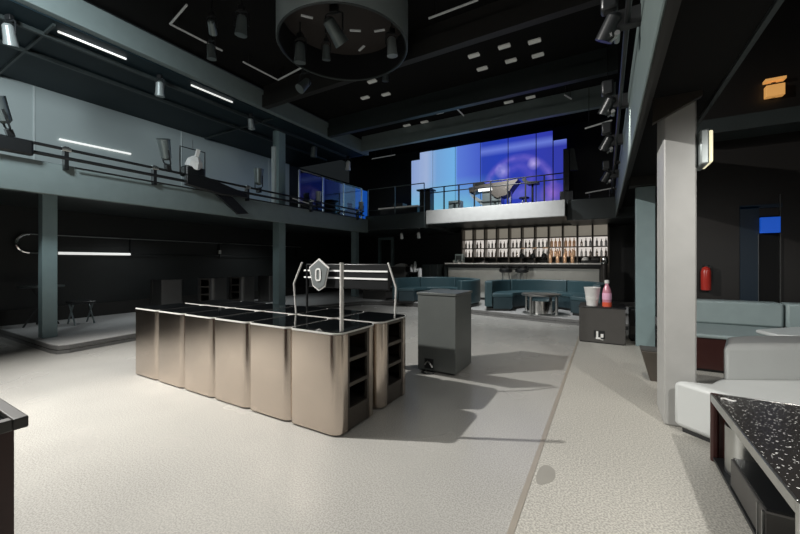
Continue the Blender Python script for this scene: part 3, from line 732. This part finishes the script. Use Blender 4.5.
B().cyl((0, 0, 0), (0, 0, 1.0), .07, n=20).build('body', 'white', t, smooth=True)
B().cyl((0, 0, 1.0), (0, 0, 1.03), .05, n=20).build('cap', 'steel', t, smooth=True)

# tables on platform behind the ring prop
def low_table(label, x, y, w_, d_, h):
    t = thing('low_table', label, 'table', (x, y, PZ), 0)
    B().box(-w_/2, w_/2, -d_/2, d_/2, h-.03, h).build('tabletop', 'steel', t, bevel=.005)
    B().box(-w_/2+.1, w_/2-.1, -d_/2+.1, d_/2-.1, 0, h-.03).build('pedestal', 'box_grey', t)
    return t
low_table('low steel table with glassware seen through the ring prop', -6.55, 9.9, 1.1, .7, .42)
for k, (x, y, h) in enumerate(((-6.85, 9.75, .2), (-6.62, 9.8, .26), (-6.4, 9.7, .2))):
    tag(B().lathe([(.03, 0), (.03, .01), (.008, .02), (.008, h*.5), (.045, h*.6), (.05, h), (.046, h), (.04, h*.62)], c=(x, y, PZ+.42), n=16).build('wine_glass', 'steel', smooth=True), ('left stemmed glass on the low steel table', 'taller middle stemmed glass on the low steel table', 'right stemmed glass on the low steel table')[k], 'glass', 'glasses on the low steel table')

# left platform: high round table and folding stool
t = thing('high_table', 'dark round high table with crossed legs by the front left column', 'table', (-9.35, 2.47, PZ))
B().cyl((0, 0, .74), (0, 0, .77), .33, n=32).build('tabletop', 'fixture', t, smooth=True)
for a in (0, PI/2):
    for s in (-1, 1):
        B().cyl((s*.25*math.cos(a), s*.25*math.sin(a), 0), (-s*.14*math.cos(a), -s*.14*math.sin(a), .74), .015).build('leg', 'black_metal', t, smooth=True)
t = thing('folding_stool', 'low black folding stool with pale crossed legs beside the front left column', 'stool', (-9.0, 2.95, PZ))
B().box(-.18, .18, -.18, .18, .40, .45).build('seat', 'black_metal', t, bevel=.02)
for sy in (-.15, .15):
    for s in (-1, 1): B().cyl((s*.18, sy, 0), (-s*.1, sy, .40), .014).build('leg', 'fixture', t, smooth=True)

# racetrack light loop on the left wall
t = thing('light_loop', 'long racetrack shaped chrome light loop on the dark wall below the gallery', 'light', (-9.9, 2.32, 1.72))
r_ = .185
arcL = [(0, .12-r_*math.sin(a), r_*math.cos(a)) for a in [PI*i/12 for i in range(13)]]
B().tube(arcL, .03, 8).build('end_bend', 'chrome', t, smooth=True)
B().cyl((0, .12, r_), (0, 7.4, r_), .010, n=8).build('upper_tube', 'steel', t, smooth=True)
B().cyl((0, .12, -r_), (0, .55, -r_), .014, n=8).build('lower_tube', 'steel', t, smooth=True)
B().cyl((0, .55, -r_), (0, 1.85, -r_), .028, n=10).build('lit_tube', 'tube_lit', t, smooth=True)
B().cyl((0, 1.85, -r_), (0, 7.4, -r_), .009, n=8).build('lower_tube', 'black_metal', t, smooth=True)
for y in (.45, 1.9, 4.2, 7.2): B().box(-.095, -.023, y-.03, y+.03, -r_-.02, r_+.02).build('bracket', 'black_metal', t)
B().box(-.02, .02, 4.1, 4.18, -.13, -.02).build('junction_box', 'steel', t)

# ============================================================ BALCONY: screen, railing, DJ desk
t = thing('video_wall', 'large blue violet video wall of tall panels behind the balcony', 'screen', (-6.44, 12.0, 3.15))
xs = [0, .38, .9, 1.78, 2.70, 3.64, 4.52, 5.02, 5.42]; tops = [2.06, 2.32, 2.31, 2.30, 2.30, 2.30, 2.30, 2.30-.02, 1.97]
tops = [2.06, 2.32, 2.31, 2.31, 2.30, 2.30, 2.30, 1.98]
for k in range(8):
    x0, x1 = xs[k], xs[k+1]
    z0 = -.24
    B().box(x0+(.017 if k != 1 else 0), x1-.017, 0, .05, z0, tops[k]).build('screen_panel', 'screen', t)
B().box(0, 5.42, .05, .12, -.26, 2.0).build('backing', 'black_metal', t)
def rail_run(t, pts, z0, h, n, mname, rails=(1., .82), post=.018):
    P = [Vector(p) for p in pts]
    for r in rails:
        B().tube([(p.x, p.y, z0+h*r) for p in P], .016, 8).build('top_rail' if r == 1. else 'mid_rail', mname, t, smooth=True)
    L = [0]
    for a, b_ in zip(P[:-1], P[1:]): L.append(L[-1]+(b_-a).length)
    for k in range(n):
        s = L[-1]*k/(n-1)
        for i in range(len(P)-1):
            if s <= L[i+1]+1e-6:
                q = P[i].lerp(P[i+1], (s-L[i])/(L[i+1]-L[i])); break
        B().box(q.x-post, q.x+post, q.y-post, q.y+post, z0, z0+h).build('post', mname, t)
t = thing('balcony_railing', 'black metal railing along the front of the white balcony', 'railing', (0, 0, 0))
t.location = (-2.87, 10.2, 2.9)
rail_run(t, [(-1.93, 0, 0), (1.93, 0, 0)], 0, .78, 9, 'black_metal', (1., .80))
t = thing('gallery_railing', 'thin grey railing on the rear left gallery corner', 'railing', (-6, 10.1, 2.72))
rail_run(t, [(-1.1, 0, 0), (1.05, 0, 0)], 0, 1.12, 3, 'fixture', (1., .35), .012)
# glass screens on gallery edge
t = thing('glass_balustrade', 'row of tall glass panels with steel uprights on the left gallery edge', 'railing', (-7.2, 7.0, 2.72))
for k in range(4):
    y = k*.95
    B().box(-.02, .02, y-.02, y+.02, 0, 1.12).build('upright', 'steel', t)
    if k < 3: B().box(-.006, .006, y+.03, y+.92, .08, 1.10).build('pane', 'glass', t)
B().tube([(0, -.0, 1.13), (0, 2.87, 1.13)], .015).build('top_rail', 'steel', t, smooth=True)
t = thing('side_screen', 'grey and blue lit screen panels at the far end of the left gallery', 'screen', (-8.25, 10.9, 2.75))
B().box(-.05, 0, -.85, -.02, .05, 1.42).build('panel', 'grey_blue_screen', t)
B().box(-.05, 0, .0, .78, .05, 1.42).build('panel', 'blue_screen', t)
B().box(-.1, -.051, -.85, .78, -.03, 1.42).build('backing', 'black_metal', t)
# DJ desk
t = thing('dj_desk', 'faceted grey DJ desk with equipment standing on the balcony', 'desk', (-3.1, 11.0, 2.9))
B().prism_xz([(-.62, .78), (-.1, .84), (-.1, .70), (-.60, .62)], -.25, .25).build('left_wing', 'frame_bronze', t)
B().prism_xz([(-.1, .84), (.88, .88), (.70, .66), (.55, .45), (.25, .38), (-.1, .70)], -.25, .25).build('right_wing', 'frame_bronze', t)
B().prism_xz([(-.62, .62), (-.2, .35), (-.2, .2), (-.5, .45)], -.22, .22).build('support_blade', 'fixture_pale', t)
B().box(-.20, .30, -.2, .2, 0, .70).build('pedestal', 'fixture', t)
B().box(-.30, .12, -.28, -.251, .62, .70).build('lit_strip', 'tube_lit', t)
B().box(-.5, -.15, -.2, .2, .82, .90).build('deck', 'black_metal', t)
B().box(.32, .38, -.2, .2, 0, .40).box(.6, .64, -.1, .1, 0, .6).build('leg', 'steel', t)
t = thing('dj_controller', 'black DJ controller on an arm stand right of the DJ desk', 'controller', (-2.02, 10.9, 2.9))
B().prism_xz([(-.1, .84), (.05, .70), (.35, .70), (.36, .76), (.1, .78), (-.05, .90)], -.15, .15).build('console', 'black_metal', t)
B().cyl((.18, 0, 0), (.18, 0, .70), .03).build('stand', 'black_metal', t, smooth=True)
for (x, lab) in ((-5.35, 'small grey monitor cabinet at the left of the balcony floor'), ):
    t = thing('monitor_cabinet', lab, 'cabinet', (-4.2, 10.9, 2.9)); B().box(-.2, .2, -.15, .15, .02, .42).build('body', 'beam', t, bevel=.01)
    B().box(-.18, .18, -.13, .13, 0, .02).build('base', 'black_metal', t)
t = thing('dj_stool', 'small steel stool standing near the right of the balcony', 'stool', (-2.15, 11.3, 2.9))
B().cyl((0, 0, .38), (0, 0, .42), .15).build('seat', 'black_metal', t)
for k in range(3): B().cyl((math.cos(k*2.1)*.05, math.sin(k*2.1)*.05, .38), (math.cos(k*2.1)*.16, math.sin(k*2.1)*.16, 0), .012).build('leg', 'steel', t)
t = thing('gallery_console', 'white lit console table on the rear left gallery corner', 'table', (-6.2, 10.9, 2.72))
B().box(-.85, .75, -.25, .25, .50, .55).build('tabletop', 'dot', t)
B().box(-.8, .7, -.2, .2, 0, .5).build('body', 'shelf_dark', t)
B().box(-.3, .1, -.15, .15, .551, .68).build('mixer', 'box_grey', t)

# ============================================================ CEILING ROUND RAFT, spots, tubes
t = thing('round_raft', 'large round hanging ceiling drum with brown disc inside over the table island', 'ceiling drum', (-3.6, 4.45, 4.75))
B().arc(0, 0, 1.0, 1.02, 0, 359.99, 0, .66, 64).build('drum_wall', 'gallery_wall', t, smooth=True)
B().arc(0, 0, .975, .998, 0, 359.99, .005, .66, 64).build('drum_liner', 'black_metal', t, smooth=True)
B().cyl((0, 0, .45), (0, 0, .49), .97, n=64).build('disc', 'ceil_disc', t)
B().tube([(1.0*math.cos(2*PI*i/64), 1.0*math.sin(2*PI*i/64), 0) for i in range(64)], .018, 8, True).build('rim', 'beam_dark', t, smooth=True)
for k, (x, y, a) in enumerate(((.0, .3, .6), (.35, .5, .3), (-.2, .75, -.4), (-.45, -.35, .9))):
    B().box(x-.09, x+.09, y-.02, y+.02, .435, .45, a).build('inset_light', 'tube_dim', t)
def sq(spots_, z, grp, base):
    p = None
    for (x, y, w_) in spots_:
        if p is None:
            p = tag(B().prism(rrect(-.11, .11, -.055, .055, .02), -.03, 0).build('ceiling_spotlight', 'dot', bevel=.005), '', 'ceiling light', grp); o = p
        else: o = p.copy(); C.objects.link(o)
        o['label'] = base % w_; o.location = (x, y, z)
sq([(-2.24, 6.78, 'left one of the nearer row'), (-1.65, 6.78, 'middle one of the nearer row'), (-1.13, 6.9, 'right one of the nearer row'),
    (-2.24, 7.33, 'left one of the farther row'), (-1.65, 7.33, 'middle one of the farther row'), (-1.15, 7.4, 'right one of the farther row')],
   5.42, 'small oblong ceiling lights between the middle beams', 'small oblong ceiling light right of the round drum, %s')
sq([(-4.59, 8.78, 'second from left, nearer'), (-5.11, 9.26, 'leftmost, farther'), (-4.54, 9.28, 'second from left, farther'), (-2.15, 8.77, 'middle, nearer'), (-1.65, 8.77, 'second from right, nearer'),
    (-2.13, 9.2, 'middle, farther'), (-1.6, 9.2, 'second from right, farther'), (-1.1, 8.8, 'rightmost'), (-5.14, 8.72, 'leftmost, nearer'), (-3.9, 8.9, 'third from left')],
   5.42, 'small oblong ceiling lights before the last beam', 'small oblong ceiling light above the video wall, %s')
sq([(-5.14, 7.18, 'left one'), (-4.54, 6.61, 'nearest one'), (-4.6, 7.29, 'right far one')], 5.42, 'small oblong ceiling lights behind the round drum', 'small oblong ceiling light behind the round drum, %s')

def tube_light(label, p0, p1, m_='tube_dim', up=None, r=.016, group=None):
    p0, p1 = Vector(p0), Vector(p1)
    t = thing('light_tube', label, 'light tube', tuple(p0), 0, group)
    e = p1-p0
    B().cyl((0, 0, 0), tuple(e), r, n=8).build('tube', m_, t, smooth=True)
    if up is not None:
        for f in (.15, .85):
            q = e*f; B().cyl(tuple(q), (q.x, q.y, up-p0.z), .006, n=6).build('hanger', 'black_metal', t)
    return t
tube_light('bright light tube under the gallery ceiling, nearest the left edge', (-7.26, 2.1, 4.88), (-7.22, 2.98, 4.88), 'tube_lit', 4.9, .018)
tube_light('bright light tube under the gallery ceiling, farther from the left edge', (-7.16, 4.07, 4.88), (-7.14, 4.96, 4.88), 'tube_lit', 4.9, .018)
tube_light('light tube on the pale gallery wall above the pipes', (-9.936, 2.9, 3.93), (-9.936, 4.2, 3.96), 'tube_lit', None, .022)
tube_light('light tube along the gallery pipes right of the white stage lamp', (-7.02, 4.25, 3.05), (-7.02, 5.3, 3.02), 'tube_dim', None, .014)
tube_light('light tube beyond the middle column on the gallery edge', (-7.02, 6.6, 3.0), (-7.02, 7.7, 2.9), 'tube_dim', None, .014)
for (p0, p1, lab) in (((-6.1, 3.13, 5.2), (-5.43, 3.02, 5.2), 'hanging light tube at upper left pointing across the room'),
                      ((-6.1, 3.13, 5.2), (-6.05, 4.0, 5.2), 'long thin tube running away from the upper left corner tube'),
                      ((-6.04, 4.42, 5.2), (-6.0, 5.2, 5.2), 'thin tube left of the round drum running away'),
                      ((-6.0, 5.23, 5.2), (-4.95, 5.1, 5.2), 'light tube crossing just below the left of the round drum'),
                      ((-2.42, 5.1, 5.2), (-1.62, 5.1, 5.2), 'light tube right of the round drum, left piece'),
                      ((-1.55, 5.1, 5.2), (-1.2, 5.1, 5.2), 'light tube right of the round drum, right piece'),
                      ((-3.24, 8.15, 5.2), (-3.23, 8.95, 5.2), 'short tube in the ceiling bay above the video wall'),
                      ((-.82, 9.0, 5.2), (-.70, 9.3, 5.2), 'short tube at the right end of the ceiling bay')):
    tube_light(lab, p0, p1, 'tube_dim', 5.42)
tube_light('light tube hanging over the rear left gallery corner', (-6.8, 9.9, 4.82), (-5.9, 9.9, 4.82), 'tube_dim', 5.9)
tube_light('light tube reaching from the right gallery into the hall', (-.35, 7.95, 4.0), (.1, 7.6, 3.95), 'tube_dim', 5.42)
tube_light('light tube along the top of the rear right gallery', (-.45, 10.36, 3.13), (.18, 10.36, 3.2), 'tube_dim', 2.98)

# stage lamps
def make_lamp(label, loc, rot, body='fixture', scale=1., pole=0.):
    t = thing('stage_lamp', label, 'stage light', loc, 0, 'stage lamps on the rig')
    t.rotation_euler = (0, 0, rot[2]); s = scale
    B().box(-.045*s, .045*s, -.03*s, .03*s, -.03*s, .05*s).build('clamp', 'black_metal', t, bevel=.006)
    B().tube([(-.10*s, 0, -.24*s), (-.10*s, 0, -.05*s), (-.07*s, 0, -.03*s), (.07*s, 0, -.03*s), (.10*s, 0, -.05*s), (.10*s, 0, -.24*s)], .010*s, 6).build('yoke', 'fixture_black', t, smooth=True)
    bd = B().lathe([(.035*s, .13*s), (.065*s, .10*s), (.075*s, -.06*s), (.085*s, -.15*s), (.078*s, -.15*s)], n=20).build('lamp_body', body, t, smooth=True)
    bd.location = (0, 0, -.22*s); bd.rotation_euler = (rot[0], rot[1], 0)
    B().cyl((0, 0, -.145*s), (0, 0, -.135*s), .076*s, n=20).build('lens', 'lens', bd)
    if pole: B().cyl((0, 0, .05*s), (0, 0, pole), .012, n=8).build('pole', 'black_metal', t)
    return t
make_lamp('white stage lamp hanging at the far upper left edge', (-7.4, 1.62, 4.84), (.3, .2, .4), 'fixture_pale', 1.0, .06)
make_lamp('grey stage lamp under the gallery ceiling between the two bright tubes', (-7.3, 3.56, 4.84), (.1, .1, .3), 'fixture_pale', .95, .06)
make_lamp('grey stage lamp under the gallery ceiling before the tall teal column', (-7.3, 5.56, 4.84), (.1, -.1, .3), 'fixture_pale', .9, .06)
ring = (((-5.59, 3.5, 4.99), (.1, .0, .2), 'fixture', 1.0, 'small grey stage lamp left of the round drum, lower one'),
        ((-4.68, 3.4, 5.1), (.1, .1, .6), 'fixture', 1.2, 'grey cylinder stage lamp left of the round drum, higher one'),
        ((-5.25, 3.3, 5.15), (1.1, .5, .6), 'fixture', .9, 'tilted stage lamp between the corner tube and the round drum'),
        ((-4.25, 4.15, 4.97), (.1, .1, .2), 'fixture', 1.3, 'grey stage lamp in front of the left rim of the round drum'),
        ((-4.1, 4.6, 5.1), (.2, .1, .2), 'fixture', 1.0, 'slim stage lamp inside the left side of the round drum'),
        ((-3.5, 4.1, 5.1), (.7, -.5, .3), 'fixture', 1.6, 'large tilted stage lamp hanging before the brown drum disc'),
        ((-2.95, 4.85, 5.02), (.1, -.1, .9), 'fixture_pale', 1.2, 'pale stage lamp at the right rim of the round drum'),
        ((-5.0, 5.0, 5.0), (-.6, .4, .3), 'fixture', 1.3, 'tilted stage lamp at the end of the crossing tube below the drum'),
        ((-3.7, 5.85, 5.15), (.2, .1, .3), 'fixture', .9, 'dark stage lamp behind the far rim of the round drum'))
for loc, rot, bm_, s, lab in ring: make_lamp(lab, loc, rot, bm_, s*.85, (5.2 if math.hypot(loc[0]+3.6, loc[1]-4.45) < 1.0 else 5.42)-loc[2])
make_lamp('small stage lamp in the dark beyond the left gallery column, nearer one', (-7.62, 8.0, 4.95), (.1, .1, .2), 'fixture', 1.2, 0)
make_lamp('small stage lamp in the dark beyond the left gallery column, farther one', (-7.5, 9.5, 4.85), (.1, .1, .2), 'white', 1.1, .05)
# upright lamps on gallery rail
def rail_lamp(label, loc, rot, body='fixture', scale=1.):
    t = make_lamp(label, loc, (0, 0, 0), body, scale)
    t.rotation_euler = (PI+rot[0], rot[1], rot[2]); return t
t = rail_lamp('grey stage lamp turned up on the gallery pipes at the left edge', (-6.95, 1.52, 3.1), (.35, .25, 0), 'fixture', 1.2)
t = rail_lamp('grey stage lamp turned up on the pipes left of the white framed lamp', (-6.95, 3.52, 3.1), (.3, .3, 0), 'fixture', 1.3)
t = rail_lamp('slim stage lamp turned up on the pipes left of the tall teal column', (-6.95, 5.5, 3.02), (0, 0, 0), 'fixture', 1.3)
t = rail_lamp('stage lamp on the gallery edge before the glass panels, left one', (-6.96, 7.5, 2.95), (0, 0, 0), 'fixture_pale', 1.0)
t = rail_lamp('stage lamp on the gallery edge before the glass panels, right one', (-6.96, 9.5, 2.95), (0, 0, 0), 'fixture_pale', 1.0)
# framed white lamp
t = thing('framed_floodlight', 'white floodlight in a square black yoke on the gallery pipes', 'stage light', (-6.95, 3.98, 3.02))
B().prism([(0, 0)]+[(0, 0)] if False else rrect(-.13, .13, -.19, .19, .05), -.02, .16).build('base', 'black_metal', t, bevel=.02)
B().tube([(0, -.24, .0), (0, -.24, .52), (0, .24, .52), (0, .24, .0)], .013, 6).build('yoke', 'black_metal', t, smooth=True)
hd = B().lathe([(.15, 0), (.155, .02), (.13, .14), (.05, .22)], n=6).build('lamp_head', 'white', t)
hd.location = (.02, 0, .17); hd.rotation_euler = (0, .5, 0)
B().box(-.02, .02, -.03, .03, .2, .36).build('handle', 'white', hd)
B().tube([(0, 0, .52), (0, 0, .7)], .006).build('safety_wire', 'steel', t)

# gallery pipes and dark cluster
t = thing('lighting_pipes', 'three black scaffold pipes along the left gallery edge', 'pipe rig', (-6.93, .0, 2.72))
for (z, y0, y1, r) in ((.30, .6, 9.6, .022), (.17, .6, 9.6, .026), (.05, 2.2, 9.6, .014)):
    B().cyl((0, y0, z), (0, y1, z), r, n=10).build('pipe', 'black_metal', t, smooth=True)
for y in (1.3, 2.1, 3.3, 5.2, 7.2, 9.3):
    B().box(-.085, .015, y-.025, y+.025, .0, .34).build('bracket', 'black_metal', t)
    B().cyl((0, y-.05, .3), (0, y+.05, .3), .035, n=10).build('clamp', 'steel', t)
t = thing('speaker_cluster', 'bulky black drape bundle on the pipes at the left edge', 'stage equipment', (-6.9, 1.62, 2.70))
B().prism_xz([(-.05, 0.12), (.05, .12), (.04, .33), (-.04, .33)], -.5, .12).build('bundle', 'black_metal', t, bevel=.03)
t = thing('equipment_bar', 'black equipment housing with diagonal shadow shape under the white floodlight', 'stage equipment', (-6.87, 4.2, 2.78))
b = B()
def prism_yz(b, P, x0, x1):
    n = len(P); vs = [(x0, y, z) for y, z in P]+[(x1, y, z) for y, z in P]
    return b.add(vs, [tuple(range(n)), tuple(range(2*n-1, n-1, -1))]+[(i, n+i, n+(i+1) % n, (i+1) % n) for i in range(n)])
prism_yz(b, [(-.42, .22), (-.1, .26), (.9, .06), (.9, -.02), (.30, -.06), (-.42, .02)], -.03, .08).build('housing', 'black_metal', t, bevel=.02)
b = B(); prism_yz(b, [(.15, -.02), (.55, -.05), (.95, -.36), (.70, -.40)], -.03, .03).build('diagonal_shadow', 'black_metal', t)  # black slab standing in for the diagonal shadow across the fascia

# right gallery edge clusters
def cluster(label, x, y, z, s):
    t = thing('spotlight_cluster', label, 'stage light', (x, y, z), 0, 'black lamp clusters on the right gallery')
    B().box(-.02, .12, -.05*s, .05*s, -.1*s, .1*s).build('mount', 'black_metal', t)
    b = B().lathe([(.05*s, .14*s), (.09*s, .1*s), (.1*s, -.16*s), (.09*s, -.16*s)], n=18).build('lamp_body', 'fixture_black', t, smooth=True)
    b.location = (-.10*s, 0, -.02); b.rotation_euler = (.3, .5, 0)
    B().box(-.20*s, -.02*s, -.08*s, .08*s, .14*s, .38*s).build('driver_box', 'fixture_black', t, bevel=.02)
    B().tube([(-.02, 0, .08*s), (-.10*s, .06*s, .18*s), (.0, .12*s, .02*s), (-.08*s, .04*s, -.12*s), (-.02, -.06*s, -.2*s), (-.1*s, -.08*s, -.26*s)], .009, 6).build('cable', 'steel', t, smooth=True)
    B().cyl((-.02, -.1*s, -.18*s), (-.02, .1*s, -.18*s), .03*s, n=8).build('clamp', 'steel', t)
    return t
cluster('black lamp cluster with pale cables at the top of the right gallery beam', .09, 2.95, 3.05, .6)
cluster('black lamp cluster on the right gallery beam, middle one', .09, 4.6, 3.12, .65)
cluster('black lamp cluster on the right gallery beam, above the rear corner', .09, 5.9, 3.08, .7)
cluster('black lamp cluster farthest along the right gallery beam', .09, 7.8, 3.0, .7)
t = thing('gallery_side_pipe', 'slim black pipe carrying lamps along the right gallery beam', 'pipe rig', (.13, 2.0, 3.02))
B().cyl((0, -1.5, 0), (0, 8, 0), .018, n=8).build('pipe', 'black_metal', t, smooth=True)
for y in (0, 2.5, 5, 7.5): B().box(-.01, .08, y-.02, y+.02, -.02, .02).build('bracket', 'black_metal', t)
t = thing('speaker_stack', 'black speaker hanging at the right end of the video wall', 'speaker', (-.85, 10.6, 2.9))
B().box(-.22, .12, -.15, .15, .0, .35).build('lower_cabinet', 'fixture_black', t, bevel=.02)
B().box(-.14, .02, -.1, .1, .351, 1.5).build('upper_cabinet', 'fixture_black', t, bevel=.02)
B().prism_xz([(.0, .9), (.22, .9), (.12, 1.5), (.02, 1.5)], -.05, .05).build('wing', 'beam_dark', t)
t = thing('speaker_stack', 'black speaker at the left end of the balcony railing', 'speaker', (-5.1, 10.6, 2.73))
B().box(-.2, .2, -.15, .15, .0, .95).build('cabinet', 'fixture_black', t, bevel=.02)
B().box(-.28, .24, -.2, .2, .951, 1.0).build('top_plate', 'black_metal', t)
# pendant spots under rear gallery
for (x, y, lab) in ((-6.0, 10.5, 'small downlight under the rear gallery, left one'), (-5.35, 10.5, 'small downlight under the rear gallery, right one')):
    make_lamp(lab, (x, y, 2.40), (.5, .2, 0), 'white', .7)
# darker patch on the floor by the joint
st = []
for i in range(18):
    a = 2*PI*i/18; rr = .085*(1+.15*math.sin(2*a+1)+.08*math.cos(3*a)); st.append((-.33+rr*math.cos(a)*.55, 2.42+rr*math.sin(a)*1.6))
struct(B().prism(st, .0, .0012).build('floor_patch', 'dark_patch'))
